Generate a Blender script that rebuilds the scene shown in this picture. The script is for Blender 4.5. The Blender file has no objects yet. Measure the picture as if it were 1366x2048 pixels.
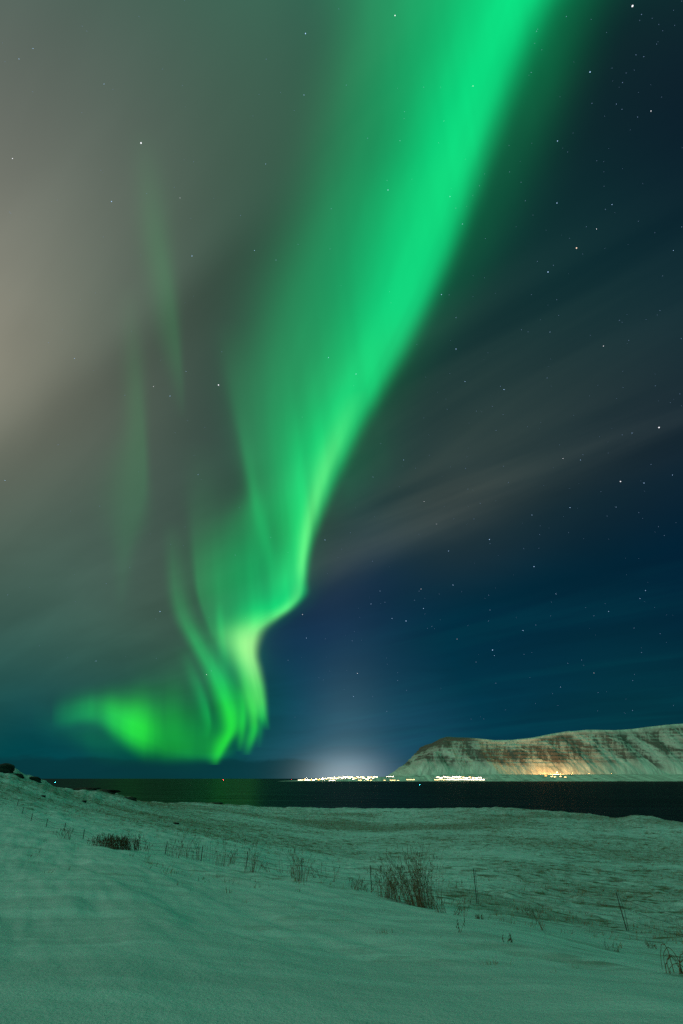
import bpy, bmesh, math, random
import numpy as np
from mathutils import Vector, Matrix

random.seed(7)
np.random.seed(7)
scene = bpy.context.scene
COL = scene.collection
R = math.radians

# ------------------------------------------------------------------ camera
F = 1024.0                       # focal length in photograph pixels (18 mm on 36 mm)
TILT = R(27.5)
CT, ST = math.cos(TILT), math.sin(TILT)
CAMZ = 26.0                      # eye height above the sea
cam_data = bpy.data.cameras.new('camera')
cam_data.sensor_fit = 'VERTICAL'
cam_data.sensor_height = 36.0
cam_data.sensor_width = 24.0
cam_data.lens = 18.0
cam_data.clip_start = 0.1
cam_data.clip_end = 3.0e6
cam = bpy.data.objects.new('camera', cam_data)
COL.objects.link(cam)
cam.location = (0, 0, CAMZ)
cam.rotation_euler = (R(90) + TILT, 0, 0)
scene.camera = cam

scene.render.resolution_x, scene.render.resolution_y = 683, 1024
scene.view_settings.view_transform = 'Standard'
scene.view_settings.look = 'None'
scene.view_settings.exposure = 0.0
scene.view_settings.gamma = 1.0
scene.cycles.transparent_max_bounces = 64
scene.cycles.max_bounces = 6
scene.cycles.use_denoising = False
scene.cycles.sample_clamp_indirect = 1.0


def ray(px, py):
    """unit direction of a point of the picture, in world axes"""
    x = (np.asarray(px, float) - 683) / F
    v = (np.asarray(py, float) - 1024) / F
    d = np.stack([x, CT + v * ST, ST - v * CT], -1)
    return d / np.linalg.norm(d, axis=-1, keepdims=True)


def lin(c):
    out = []
    for u in c:
        u = u / 255.0
        out.append(u / 12.92 if u <= 0.04045 else ((u + 0.055) / 1.055) ** 2.4)
    return tuple(out)


# ------------------------------------------------------------------ node helper
class NT:
    def __init__(self, nt):
        self.nt = nt
        nt.nodes.clear()

    def n(self, kind, **kw):
        nd = self.nt.nodes.new(kind)
        for k, v in kw.items():
            setattr(nd, k, v)
        return nd

    def put(self, sock, val):
        if val is None:
            return
        if isinstance(val, bpy.types.NodeSocket):
            self.nt.links.new(val, sock)
        else:
            sock.default_value = val

    def m(self, op, a, b=None, c=None, clamp=False):
        nd = self.n('ShaderNodeMath', operation=op, use_clamp=clamp)
        for s, v in zip(nd.inputs, (a, b, c)):
            self.put(s, v)
        return nd.outputs[0]

    def v(self, op, a, b=None, c=None):
        nd = self.n('ShaderNodeVectorMath', operation=op)
        for s, v in zip(nd.inputs, (a, b, c)):
            self.put(s, v)
        return nd.outputs['Value'] if op in ('DOT_PRODUCT', 'LENGTH') else nd.outputs['Vector']

    def scale(self, a, f):
        nd = self.n('ShaderNodeVectorMath', operation='SCALE')
        self.put(nd.inputs[0], a)
        self.put(nd.inputs['Scale'], f)
        return nd.outputs['Vector']

    def step(self, x, lo, hi):
        nd = self.n('ShaderNodeMapRange', interpolation_type='SMOOTHSTEP')
        self.put(nd.inputs['Value'], x)
        nd.inputs['From Min'].default_value = lo
        nd.inputs['From Max'].default_value = hi
        return nd.outputs['Result']

    def noise(self, vec, scale=1.0, detail=3.0, rough=0.5, dist=0.0):
        nd = self.n('ShaderNodeTexNoise')
        self.put(nd.inputs['Vector'], vec)
        nd.inputs['Scale'].default_value = scale
        nd.inputs['Detail'].default_value = detail
        nd.inputs['Roughness'].default_value = rough
        nd.inputs['Distortion'].default_value = dist
        return nd.outputs['Fac']

    def mix(self, fac, a, b):
        nd = self.n('ShaderNodeMix', data_type='RGBA')
        self.put(nd.inputs['Factor'], fac)
        self.put(nd.inputs['A'] if False else nd.inputs[6], a)
        self.put(nd.inputs[7], b)
        return nd.outputs[2]


# ------------------------------------------------------------------ night sky
MOON_EL, MOON_AZ = R(23), R(226)     # moon behind the camera, a little to the left
world = bpy.data.worlds.new('World')
scene.world = world
world.use_nodes = True
W = NT(world.node_tree)
tc = W.n('ShaderNodeTexCoord')
D = tc.outputs['Generated']

# airglow, thin cloud and light pollution: colour of the air by direction (x, y of picture, spread, colour)
AIR = [
    (-300, -300, .30, (82, 100, 90)), (0, 0, .22, (86, 100, 94)), (250, 0, .22, (80, 102, 92)),
    (0, 300, .20, (108, 115, 106)), (-30, 560, .18, (132, 132, 120)), (-60, 780, .14, (146, 140, 124)),
    (200, 420, .16, (104, 112, 98)), (400, 250, .20, (70, 94, 82)), (560, 120, .18, (60, 96, 78)),
    (430, 560, .16, (66, 88, 78)), (230, 640, .12, (88, 104, 92)), (420, 760, .14, (66, 86, 77)),
    (20, 930, .12, (100, 112, 100)), (150, 930, .14, (86, 104, 92)), (300, 960, .14, (78, 94, 84)),
    (60, 1130, .14, (78, 105, 93)), (250, 1180, .13, (68, 90, 81)), (100, 1310, .11, (52, 92, 82)),
    (330, 1330, .10, (52, 88, 76)), (20, 1400, .08, (22, 78, 78)), (250, 1390, .08, (24, 80, 74)),
    (60, 1480, .06, (4, 70, 76)), (200, 1530, .06, (4, 68, 74)), (420, 1540, .06, (4, 70, 74)),
    (550, 1400, .08, (12, 74, 90)), (570, 1250, .10, (20, 50, 74)), (560, 1530, .05, (24, 78, 92)),
    (700, 1220, .11, (20, 46, 72)), (700, 1340, .09, (18, 58, 80)), (830, 1330, .10, (10, 54, 74)),
    (800, 1470, .07, (22, 72, 94)), (950, 1200, .14, (0, 42, 60)), (1000, 1400, .12, (0, 52, 70)),
    (1300, 1060, .16, (0, 33, 51)), (1300, 1250, .14, (0, 42, 59)), (1300, 1420, .10, (0, 52, 64)),
    (900, 1010, .10, (38, 55, 58)), (1150, 900, .14, (27, 46, 52)), (1330, 820, .10, (22, 40, 49)), (760, 850, .12, (26, 62, 58)),
    (950, 720, .16, (19, 50, 52)), (1020, 850, .12, (30, 55, 55)), (1300, 700, .18, (17, 44, 52)), (1150, 500, .18, (4, 38, 45)),
    (1330, 300, .20, (2, 38, 45)), (1250, 50, .20, (2, 42, 45)), (1100, 300, .16, (2, 52, 50)),
    (1010, 0, .10, (0, 40, 34)), (930, 220, .09, (0, 40, 36)), (850, 480, .08, (0, 40, 36)), (740, 720, .07, (0, 44, 36)),
    (780, 300, .10, (0, 48, 46)), (700, 520, .09, (8, 56, 52)), (640, 860, .07, (10, 60, 46)), (590, 1060, .06, (20, 66, 50)),
    (500, 1400, .05, (10, 66, 60)), (330, 1460, .05, (4, 62, 56)), (440, 1460, .04, (2, 64, 60)), (480, 1150, .07, (30, 72, 60)),
    (640, 1120, .06, (36, 62, 66)), (610, 300, .12, (56, 94, 76)), (560, 560, .10, (46, 88, 70)),
    (1700, 600, .35, (4, 40, 52)), (-500, 900, .30, (120, 122, 108)), (-500, 1400, .2, (40, 78, 76)),
    (700, -900, .50, (28, 150, 116)), (1500, -600, .45, (10, 70, 60)),
]
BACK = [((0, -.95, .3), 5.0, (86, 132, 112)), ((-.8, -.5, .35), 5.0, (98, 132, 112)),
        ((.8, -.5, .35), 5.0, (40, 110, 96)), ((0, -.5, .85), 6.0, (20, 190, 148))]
dirs, ks, cols = [], [], []
for x, y, sp_, c in AIR:
    dirs.append(ray(x, y))
    ks.append(1.0 / (sp_ * sp_))
    cols.append(lin(c))
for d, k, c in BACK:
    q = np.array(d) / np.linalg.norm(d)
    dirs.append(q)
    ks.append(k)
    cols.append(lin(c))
dirs, ks, cols = np.array(dirs), np.array(ks), np.array(cols)
# weights so that the blended air has the listed colour at each listed direction
B_ = np.exp(ks[None] * (dirs @ dirs.T - 1))
B_ /= B_.sum(1, keepdims=True)
coef = cols + np.linalg.solve(B_.T @ B_ + .02 * np.eye(len(ks)), B_.T @ (cols - B_ @ cols))
acc = None
wsum = None
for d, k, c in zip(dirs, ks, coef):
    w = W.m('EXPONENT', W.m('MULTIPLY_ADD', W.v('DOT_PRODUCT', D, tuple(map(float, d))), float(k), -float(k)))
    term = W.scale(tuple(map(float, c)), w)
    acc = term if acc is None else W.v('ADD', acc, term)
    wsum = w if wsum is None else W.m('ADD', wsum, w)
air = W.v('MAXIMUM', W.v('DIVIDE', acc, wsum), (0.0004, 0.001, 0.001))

sep = W.n('ShaderNodeSeparateXYZ')
W.put(sep.inputs[0], D)
DX, DY, DZ = sep.outputs
# thin cirrus sheet: coordinates on a flat layer high above, turned along the streaks
inv = W.m('DIVIDE', 1.0, W.m('ADD', W.m('MAXIMUM', DZ, 0.0), 0.12))
cx, cy = W.m('MULTIPLY', DX, inv), W.m('MULTIPLY', DY, inv)


def layer(px, py):
    d = ray(px, py)
    return d[0] / (d[2] + .12), d[1] / (d[2] + .12)


a1, a2 = layer(620, 1165), layer(1366, 890)
ang = math.atan2(a2[1] - a1[1], a2[0] - a1[0])
ca, sa = math.cos(ang), math.sin(ang)
su = W.m('ADD', W.m('MULTIPLY', cx, ca), W.m('MULTIPLY', cy, sa))
sv = W.m('SUBTRACT', W.m('MULTIPLY', cy, ca), W.m('MULTIPLY', cx, sa))
cmb = W.n('ShaderNodeCombineXYZ')
W.put(cmb.inputs[0], W.m('MULTIPLY', su, 0.35))
W.put(cmb.inputs[1], W.m('MULTIPLY', sv, 2.2))
streak = W.noise(cmb.outputs[0], 1.3, 4.0, 0.5, 0.4)
cmb2 = W.n('ShaderNodeCombineXYZ')
W.put(cmb2.inputs[0], W.m('MULTIPLY', su, 0.9))
W.put(cmb2.inputs[1], W.m('MULTIPLY', sv, 1.5))
puff = W.noise(cmb2.outputs[0], 1.1, 3.0, 0.5, 0.6)


def circle(p, q):
    n = np.cross(ray(*p), ray(*q))
    n /= np.linalg.norm(n)
    if n[2] < 0:
        n = -n
    return tuple(float(t) for t in n)


# cloud band with a clear lower edge, right of the aurora
h1 = W.v('DOT_PRODUCT', D, circle((620, 1165), (1366, 900)))
h1 = W.m('ADD', h1, W.m('MULTIPLY', W.m('SUBTRACT', puff, 0.5), 0.06))
edge1 = W.step(h1, -0.035, 0.045)
fall1 = W.m('EXPONENT', W.m('MULTIPLY', W.m('MAXIMUM', h1, 0.0), -2.7))
side1 = W.step(DX, 0.80, -0.05)
band = W.m('MULTIPLY', W.m('MULTIPLY', edge1, fall1), W.m('MULTIPLY_ADD', side1, 0.9, 0.1))
band = W.m('MULTIPLY', band, W.m('MULTIPLY_ADD', streak, 1.6, 0.2))
band = W.m('MULTIPLY', band, W.step(DX, -0.22, -0.02))
air = W.v('ADD', air, W.scale((0.021, 0.022, 0.017), band))
# fainter streaks through the right half of the sky
st2 = W.m('MULTIPLY', edge1, W.step(DX, -0.12, 0.12))
st2 = W.m('MULTIPLY', st2, W.m('MULTIPLY_ADD', streak, 2.6, -1.3))
air = W.v('MULTIPLY', air, W.v('MULTIPLY_ADD', (1.0, .62, .45), W.scale((1, 1, 1), st2), (1, 1, 1)))
low = W.m('MULTIPLY', W.m('MULTIPLY', W.step(streak, 0.45, 0.7), W.step(h1, 0.02, -0.25)), W.step(DX, -0.15, 0.05))
air = W.v('ADD', air, W.scale((0.0, 0.008, 0.008), low))
# darker gap under the warm cloud on the left
h2 = W.v('DOT_PRODUCT', D, circle((0, 880), (330, 625)))
h2 = W.m('ADD', h2, W.m('MULTIPLY', W.m('SUBTRACT', puff, 0.5), 0.05))
gap = W.m('MULTIPLY', W.step(h2, 0.06, -0.05), W.m('EXPONENT', W.m('MULTIPLY', W.m('MINIMUM', h2, 0.0), 7.0)))
gap = W.m('MULTIPLY', gap, W.step(DX, 0.0, -0.25))
air = W.scale(air, W.m('MULTIPLY_ADD', gap, -0.34, 1.0))
# soft unevenness of the thin cloud
air = W.scale(air, W.m('MULTIPLY_ADD', W.m('SUBTRACT', puff, 0.5), 0.46, 1.0))
left_st = W.m('MULTIPLY', W.step(DX, -0.08, -0.2), W.step(DZ, .05, .2))
air = W.scale(air, W.m('MULTIPLY_ADD', W.m('MULTIPLY', left_st, W.m('SUBTRACT', streak, 0.5)), 0.55, 1.0))
# cloud bank low over the sea on the left
cmb3 = W.n('ShaderNodeCombineXYZ')
W.put(cmb3.inputs[0], W.m('MULTIPLY', DX, 26.0))
W.put(cmb3.inputs[1], W.m('MULTIPLY', DZ, 60.0))
lump = W.noise(cmb3.outputs[0], 1.0, 4.0, 0.55)
bank_h = W.m('ADD', DZ, W.m('MULTIPLY', W.m('SUBTRACT', lump, 0.5), -0.016))
bank = W.m('MULTIPLY', W.step(bank_h, 0.033, 0.024), W.step(DX, 0.02, -0.10))
air = W.mix(W.m('MULTIPLY', bank, 0.75), air, (0.002, 0.036, 0.044, 1))
# light dome over the far town
tn = ray(690, 1556)
hx = W.m('SUBTRACT', DX, float(tn[0]))
for sx, sz, c in ((.066, .034, (0.22, 0.235, 0.25)), (.066, .16, (0.032, 0.052, 0.055))):
    g = W.m('ADD', W.m('POWER', W.m('DIVIDE', hx, sx), 2.0), W.m('POWER', W.m('DIVIDE', DZ, sz), 2.0))
    g = W.m('EXPONENT', W.m('MULTIPLY', g, -1.0))
    air = W.v('ADD', air, W.scale(c, g))

skytex = W.n('ShaderNodeTexSky', sky_type='NISHITA')
skytex.sun_disc = False
skytex.sun_elevation = MOON_EL
skytex.sun_rotation = MOON_AZ
bg1 = W.n('ShaderNodeBackground')
W.put(bg1.inputs[0], skytex.outputs[0])
bg1.inputs[1].default_value = 0.00015          # moonlit air
bg2 = W.n('ShaderNodeBackground')
W.put(bg2.inputs[0], air)
bg2.inputs[1].default_value = 1.0
add = W.n('ShaderNodeAddShader')
W.put(add.inputs[0], bg1.outputs[0])
W.put(add.inputs[1], bg2.outputs[0])
wo = W.n('ShaderNodeOutputWorld')
W.put(wo.inputs[0], add.outputs[0])

moon_d = bpy.data.lights.new('moon', 'SUN')
moon_d.energy = 0.36
moon_d.angle = R(12)
moon_d.color = (1.0, 0.93, 0.82)
moon = bpy.data.objects.new('moon', moon_d)
COL.objects.link(moon)
mdir = Vector((math.sin(MOON_AZ) * math.cos(MOON_EL), math.cos(MOON_AZ) * math.cos(MOON_EL), math.sin(MOON_EL)))
moon.rotation_euler = (-mdir).to_track_quat('-Z', 'Y').to_euler()


# ------------------------------------------------------------------ object helpers
def link(name, me, mat=None, parent=None, smooth=False):
    o = bpy.data.objects.new(name, me)
    COL.objects.link(o)
    for m in (mat if isinstance(mat, (list, tuple)) else [mat]):
        if m:
            me.materials.append(m)
    if parent:
        o.parent = parent
    if smooth:
        me.polygons.foreach_set('use_smooth', [True] * len(me.polygons))
    return o


def tag(o, label=None, cat=None, group=None, kind=None):
    if label:
        o['label'] = label
    if cat:
        o['category'] = cat
    if group:
        o['group'] = group
    if kind:
        o['kind'] = kind
    return o


def empty(name, loc):
    o = bpy.data.objects.new(name, None)
    COL.objects.link(o)
    o.location = loc
    o.empty_display_size = 0.2
    return o


def mesh_py(name, verts, faces):
    me = bpy.data.meshes.new(name)
    me.from_pydata([tuple(map(float, v)) for v in verts], [], faces)
    me.update()
    return me


def grid_mesh(name, P, closed=False):
    """P: (rows, cols, 3) -> quad mesh"""
    n, m = P.shape[:2]
    me = bpy.data.meshes.new(name)
    me.vertices.add(n * m)
    me.vertices.foreach_set('co', P.reshape(-1).astype(np.float32))
    cols = m if closed else m - 1
    i, j = np.meshgrid(np.arange(n - 1), np.arange(cols), indexing='ij')
    j2 = (j + 1) % m
    q = np.stack([i * m + j, i * m + j2, (i + 1) * m + j2, (i + 1) * m + j], -1).reshape(-1, 4)
    me.loops.add(q.size)
    me.polygons.add(len(q))
    me.loops.foreach_set('vertex_index', q.reshape(-1).astype(np.int32))
    me.polygons.foreach_set('loop_start', np.arange(0, q.size, 4, dtype=np.int32))
    me.polygons.foreach_set('use_smooth', np.ones(len(q), dtype=bool))
    me.update(calc_edges=True)
    me.validate()
    return me


def attr(me, name, vals):
    a = me.attributes.new(name, 'FLOAT', 'POINT')
    a.data.foreach_set('value', np.asarray(vals, np.float32).reshape(-1))


def hash2(i, j, seed):
    h = (i * 374761393 + j * 668265263 + seed * 1442695041) & 0xFFFFFFFF
    h = ((h ^ (h >> 13)) * 1274126177) & 0xFFFFFFFF
    return ((h ^ (h >> 16)) & 0xFFFF) / 65535.0


def vnoise(x, y, seed=0):
    xi, yi = np.floor(x).astype(np.int64), np.floor(y).astype(np.int64)
    fx, fy = x - xi, y - yi
    fx, fy = fx * fx * (3 - 2 * fx), fy * fy * (3 - 2 * fy)
    a, b = hash2(xi, yi, seed), hash2(xi + 1, yi, seed)
    c, d = hash2(xi, yi + 1, seed), hash2(xi + 1, yi + 1, seed)
    return (a * (1 - fx) + b * fx) * (1 - fy) + (c * (1 - fx) + d * fx) * fy - 0.5


def fbm(x, y, seed=0, octv=4, gain=.5):
    s, a = 0, 1.0
    for k in range(octv):
        s = s + a * vnoise(x * 2 ** k + 17.3 * k, y * 2 ** k - 9.1 * k, seed + k)
        a *= gain
    return s


def sstep(x, a, b):
    t = np.clip((x - a) / (b - a), 0, 1)
    return t * t * (3 - 2 * t)


def smooth_interp(t, ts, vs):
    """Catmull-Rom through (ts, vs), ts rising"""
    ts, vs = np.asarray(ts, float), np.asarray(vs, float)
    m = np.gradient(vs, ts)
    k = np.clip(np.searchsorted(ts, t) - 1, 0, len(ts) - 2)
    h = ts[k + 1] - ts[k]
    u = np.clip((t - ts[k]) / h, 0, 1)
    return ((2 * u ** 3 - 3 * u ** 2 + 1) * vs[k] + (u ** 3 - 2 * u ** 2 + u) * h * m[k]
            + (-2 * u ** 3 + 3 * u ** 2) * vs[k + 1] + (u ** 3 - u ** 2) * h * m[k + 1])


def principled(name, build):
    mat = bpy.data.materials.new(name)
    mat.use_nodes = True
    N = NT(mat.node_tree)
    b = N.n('ShaderNodeBsdfPrincipled')
    o = N.n('ShaderNodeOutputMaterial')
    N.put(o.inputs[0], b.outputs[0])
    build(N, b)
    return mat


def plain(name, c, rough=.8, var=.35, scale=3.0):
    def f(N, b):
        g = N.n('ShaderNodeNewGeometry')
        k = N.m('MULTIPLY_ADD', N.noise(g.outputs['Position'], scale, 3), var * 2, 1 - var)
        N.put(b.inputs['Base Color'], N.scale(c, k))
        b.inputs['Roughness'].default_value = rough
    return principled(name, f)


def glow_mat(name, c, strength, lamp=True):
    mat = bpy.data.materials.new(name)
    mat.use_nodes = True
    N = NT(mat.node_tree)
    e = N.n('ShaderNodeEmission')
    e.inputs[0].default_value = (*c, 1)
    e.inputs[1].default_value = strength
    o = N.n('ShaderNodeOutputMaterial')
    N.put(o.inputs[0], e.outputs[0])
    mat.cycles.emission_sampling = 'AUTO' if lamp else 'NONE'
    return mat


# ------------------------------------------------------------------ the near ground
# silhouette of the shore field and the hill: (x, y in picture, distance)
EDGE = [(-500, 1500, 110), (-250, 1508, 115), (0, 1530, 120), (25, 1533, 122), (38, 1544, 122), (75, 1556, 125),
        (88, 1565, 128), (112, 1574, 135), (160, 1576, 145), (220, 1582, 152), (248, 1592, 160), (275, 1600, 190),
        (400, 1605, 225), (520, 1612, 235), (700, 1616, 235), (850, 1617, 230), (1000, 1615, 222),
        (1060, 1618, 218), (1150, 1625, 212), (1185, 1628, 210), (1220, 1635, 206), (1290, 1632, 205),
        (1312, 1635, 203), (1340, 1642, 200), (1366, 1645, 198), (1600, 1668, 180), (1900, 1700, 160)]
INNER = [
    (-400, 1900, 9), (-400, 1760, 17), (-400, 1680, 30), (-400, 1620, 50), (-400, 1570, 75),
    (0, 2048, 5.5), (0, 1900, 9), (0, 1780, 17), (0, 1700, 30), (0, 1640, 50), (0, 1590, 75),
    (130, 1664, 44), (130, 1618, 80), (60, 1572, 100), (250, 1850, 11), (250, 1760, 20), (250, 1698, 38), (250, 1640, 80), (250, 1615, 115),
    (430, 1738, 34), (430, 1800, 18), (430, 1690, 60), (430, 1650, 110), (430, 1622, 165),
    (683, 2048, 5.5), (683, 1900, 10), (683, 1832, 17), (683, 1775, 30), (683, 1735, 60), (683, 1690, 100), (683, 1655, 150),
    (860, 1822, 25), (860, 1780, 40), (1000, 1900, 11.5), (1000, 1850, 19), (954, 1808, 33), (1000, 1745, 62), (1000, 1695, 100), (1000, 1657, 150),
    (1366, 2048, 6), (1366, 1955, 14), (1255, 1864, 31), (1366, 1795, 55), (1366, 1735, 95), (1366, 1695, 140),
    (1800, 1960, 14), (1800, 1800, 55), (1800, 1735, 110),
]
ed = ray([e[0] for e in EDGE], [e[1] for e in EDGE])
ed_az = np.arctan2(ed[:, 0], ed[:, 1])
ed_tan = ed[:, 2] / np.hypot(ed[:, 0], ed[:, 1])
ed_r = np.array([e[2] for e in EDGE], float)
KEY_AZ = np.concatenate([[-math.pi, -2.2, -1.5], ed_az, [1.5, 2.2, math.pi]])
KEY_R = np.concatenate([[200, 180, 140], ed_r, [170, 180, 200]])
EYE = 1.6
R0 = 1.0


def r_edge(az):
    return np.interp(az, KEY_AZ, KEY_R)


def t_of(az, r):
    return np.log(np.maximum(r, .05) / R0) / math.log(200.0 / R0) + 0 * az


pt_az, pt_t, pt_g = [], [], []
for px, py, r in INNER:
    d = ray(px, py)
    a = math.atan2(d[0], d[1])
    pt_az.append(a)
    pt_t.append(float(t_of(a, r)))
    pt_g.append(d[2] / math.hypot(d[0], d[1]) + EYE / r)
for a, tn_, r in zip(ed_az, ed_tan, ed_r):
    pt_az.append(a)
    pt_t.append(float(t_of(a, r)))
    pt_g.append(tn_ + EYE / r)
for a in (-math.pi, -2.4, -1.7, 1.7, 2.4, math.pi):
    for t in (0.2, .6, 1.0):
        pt_az.append(a)
        pt_t.append(t)
        pt_g.append(0.01 if a < 0 else -0.03)
for a in (-.6, -.2, .2, .6):
    pt_az.append(a)
    pt_t.append(0.0)
    pt_g.append(-.01)
TA, TT, TG = np.array(pt_az), np.array(pt_t), np.array(pt_g)
SA, STT = 1.0, 1.6


def tps_k(r2):
    return r2 * np.log(np.maximum(r2, 1e-12))


A_ = tps_k(((TA[:, None] - TA[None]) * SA) ** 2 + ((TT[:, None] - TT[None]) * STT) ** 2)
n_ = len(TA)
M_ = np.zeros((n_ + 3, n_ + 3))
M_[:n_, :n_] = A_ + np.eye(n_) * 2e-4
M_[:n_, n_:] = np.stack([np.ones(n_), TA, TT], 1)
M_[n_:, :n_] = M_[:n_, n_:].T
TW = np.linalg.solve(M_, np.concatenate([TG, [0, 0, 0]]))


def g_eval(az, t):
    out = TW[n_] + TW[n_ + 1] * az + TW[n_ + 2] * t
    for k in range(n_):
        out = out + TW[k] * tps_k(((az - TA[k]) * SA) ** 2 + ((t - TT[k]) * STT) ** 2)
    return out


CREST_PX = [(-500, 1600), (0, 1640), (60, 1650), (130, 1668), (250, 1700), (420, 1730), (560, 1755), (683, 1778), (830, 1812),
            (900, 1838), (1000, 1880), (1100, 1905), (1250, 1930), (1366, 1960), (1800, 2030)]
cd = ray([c[0] for c in CREST_PX], [c[1] for c in CREST_PX])
CR_AZ = np.arctan2(cd[:, 0], cd[:, 1])
CR_TAN = cd[:, 2] / np.hypot(cd[:, 0], cd[:, 1])


def ground(az, r, fine=True):
    """height of the ground and how much dead grass shows through the snow"""
    re = r_edge(az)
    rr = np.minimum(r, re)
    z = -EYE + rr * g_eval(az, t_of(az, rr))
    x, y = r * np.sin(az), r * np.cos(az)
    tanv = z / np.maximum(rr, .3)
    crest = np.interp(az, CR_AZ, CR_TAN)
    front = (np.abs(az) < 1.3)
    field = np.where(front, sstep(tanv - crest, -.012, .018), 0.3)
    nearf = sstep(r, 2, 14)
    # drifts on the smooth bank, hummocks on the field
    # drifts run down to the right, as the wind laid them
    dx, dy = x * .48 - y * .88, x * .88 + y * .48
    z = z + (1 - field) * nearf * (0.24 * fbm(dx * .10, dy * .42, 3, 3) + .085 * fbm(dx * .30, dy * 1.7, 5, 3))
    tuss = fbm(x * .9, y * .9, 11, 3)
    z = z + field * sstep(r, 18, 40) * (0.22 * np.maximum(tuss, -.1) + .28 * fbm(x * .07, y * .07, 21, 3))
    cover = field * (.35 + .65 * sstep(tanv - crest, .012, .05)) * np.clip(.55 + .6 * fbm(x * .045, y * .06, 31, 3), 0, 1) + .10 * nearf * (1 - field)
    z = z + sstep(r, .62 * re, .9 * re) * .38 * fbm(az * 70, r * .03, 45, 4)
    # ragged drop to the sea
    over = np.maximum(r - re - 1.5 * fbm(az * 60, r * 0, 41, 3), 0)
    z = z - sstep(over, 0, 16) * (CAMZ + z + 2.0)
    return z, cover, over


az_in = np.linspace(-.78, .78, 950)
az_out = np.concatenate([np.linspace(.80, math.pi, 90)])
AZ = np.concatenate([-az_out[::-1], az_in, az_out[:-1]])
RR = np.concatenate([np.geomspace(.4, 20, 170)[:-1], np.linspace(20, 70, 160)[:-1], np.linspace(70, 250, 230)])
azg, rg = np.meshgrid(AZ, RR)
zg, coverg, overg = ground(azg, rg)
P = np.stack([rg * np.sin(azg), rg * np.cos(azg), zg + CAMZ], -1)
me = grid_mesh('snow_ground', P, closed=True)
attr(me, 'cover', coverg)
attr(me, 'cliff', np.clip(overg / 2.0, 0, 1))


def snow_nodes(N, b):
    g = N.n('ShaderNodeNewGeometry')
    pos = g.outputs['Position']
    cov = N.n('ShaderNodeAttribute', attribute_name='cover').outputs['Fac']
    cl = N.n('ShaderNodeAttribute', attribute_name='cliff').outputs['Fac']
    mp = N.n('ShaderNodeMapping')
    N.put(mp.inputs[0], pos)
    mp.inputs['Rotation'].default_value = (0, 0, R(-14))
    mp.inputs['Scale'].default_value = (.55, 1.0, 1)
    big = N.noise(mp.outputs[0], .16, 5, .62, .3)
    mid = N.noise(pos, 1.25, 5, .72, .1)
    tiny = N.noise(pos, 9.0, 3, .6)
    s = N.m('MULTIPLY_ADD', big, .30, N.m('MULTIPLY_ADD', mid, .95, N.m('MULTIPLY', tiny, .55)))
    s = N.m('ADD', s, N.m('MULTIPLY', cov, .62))
    soft = N.m('MULTIPLY', N.step(s, 1.04, 1.50), .66)
    m2 = N.n('ShaderNodeMapping')
    N.put(m2.inputs[0], pos)
    m2.inputs['Scale'].default_value = (.55, .9, 1)
    fleck = N.step(N.noise(m2.outputs[0], .95, 5, .62), .50, .62)
    fleck2 = N.step(N.noise(m2.outputs[0], .30, 6, .74), .52, .63)
    gate2 = N.m('MULTIPLY', N.step(N.noise(pos, .045, 3, .5), .42, .60), N.step(cov, .15, .5))
    gate = N.step(N.m('MULTIPLY_ADD', cov, .55, big), .55, .82)
    grass = N.m('MAXIMUM', soft, N.m('MULTIPLY', N.m('MULTIPLY', fleck, gate), .92))
    earth = N.mix(N.noise(pos, 2.2, 3), (.065, .052, .022, 1), (.21, .16, .07, 1))
    snow = N.mix(N.noise(pos, .5, 4), (.64, .71, .74, 1), (.74, .80, .83, 1))
    grass = N.m('MAXIMUM', grass, N.m('MULTIPLY', N.m('MULTIPLY', fleck2, gate2), .72))
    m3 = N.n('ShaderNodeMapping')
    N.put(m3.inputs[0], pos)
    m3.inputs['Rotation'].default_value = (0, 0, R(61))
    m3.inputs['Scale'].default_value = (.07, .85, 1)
    ridge_shade = N.noise(m3.outputs[0], 1.4, 5, .6, .3)
    snow = N.scale(snow, N.m('MULTIPLY_ADD', N.step(ridge_shade, .30, .70), .26, .80))   # light and shade of wind ridges, put into the snow colour
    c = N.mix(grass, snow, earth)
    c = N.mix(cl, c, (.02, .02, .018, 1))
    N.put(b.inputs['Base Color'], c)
    b.inputs['Roughness'].default_value = .75
    b.inputs['Specular IOR Level'].default_value = .2
    bp = N.n('ShaderNodeBump')
    bp.inputs['Strength'].default_value = .9
    bp.inputs['Distance'].default_value = .06
    N.put(bp.inputs['Height'], N.m('ADD', N.noise(pos, 3.0, 6, .62), N.m('MULTIPLY', N.noise(pos, 28.0, 4, .7), .35)))
    N.put(b.inputs['Normal'], bp.outputs[0])


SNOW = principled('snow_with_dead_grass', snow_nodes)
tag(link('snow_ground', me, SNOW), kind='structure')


def ground_at(px, py):
    """first point of the ground under a point of the picture"""
    d = ray(px, py)
    a = math.atan2(d[0], d[1])
    tn = d[2] / math.hypot(d[0], d[1])
    r = np.concatenate([np.geomspace(2, 240, 1500)])
    az = np.full_like(r, a)
    z, _, _ = ground(az, r)
    hit = np.nonzero(z / r >= tn)[0]
    k = hit[0] if len(hit) else int(np.argmax(z / r))
    return Vector((r[k] * math.sin(a), r[k] * math.cos(a), CAMZ + z[k])), r[k]


def drop(x, y):
    z, _, _ = ground(np.array([math.atan2(x, y)]), np.array([math.hypot(x, y)]))
    return CAMZ + float(z[0])


def px_size(loc):
    """metres per photograph pixel at a point"""
    dep = loc.y * CT + (loc.z - CAMZ) * ST
    return dep / F


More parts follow.
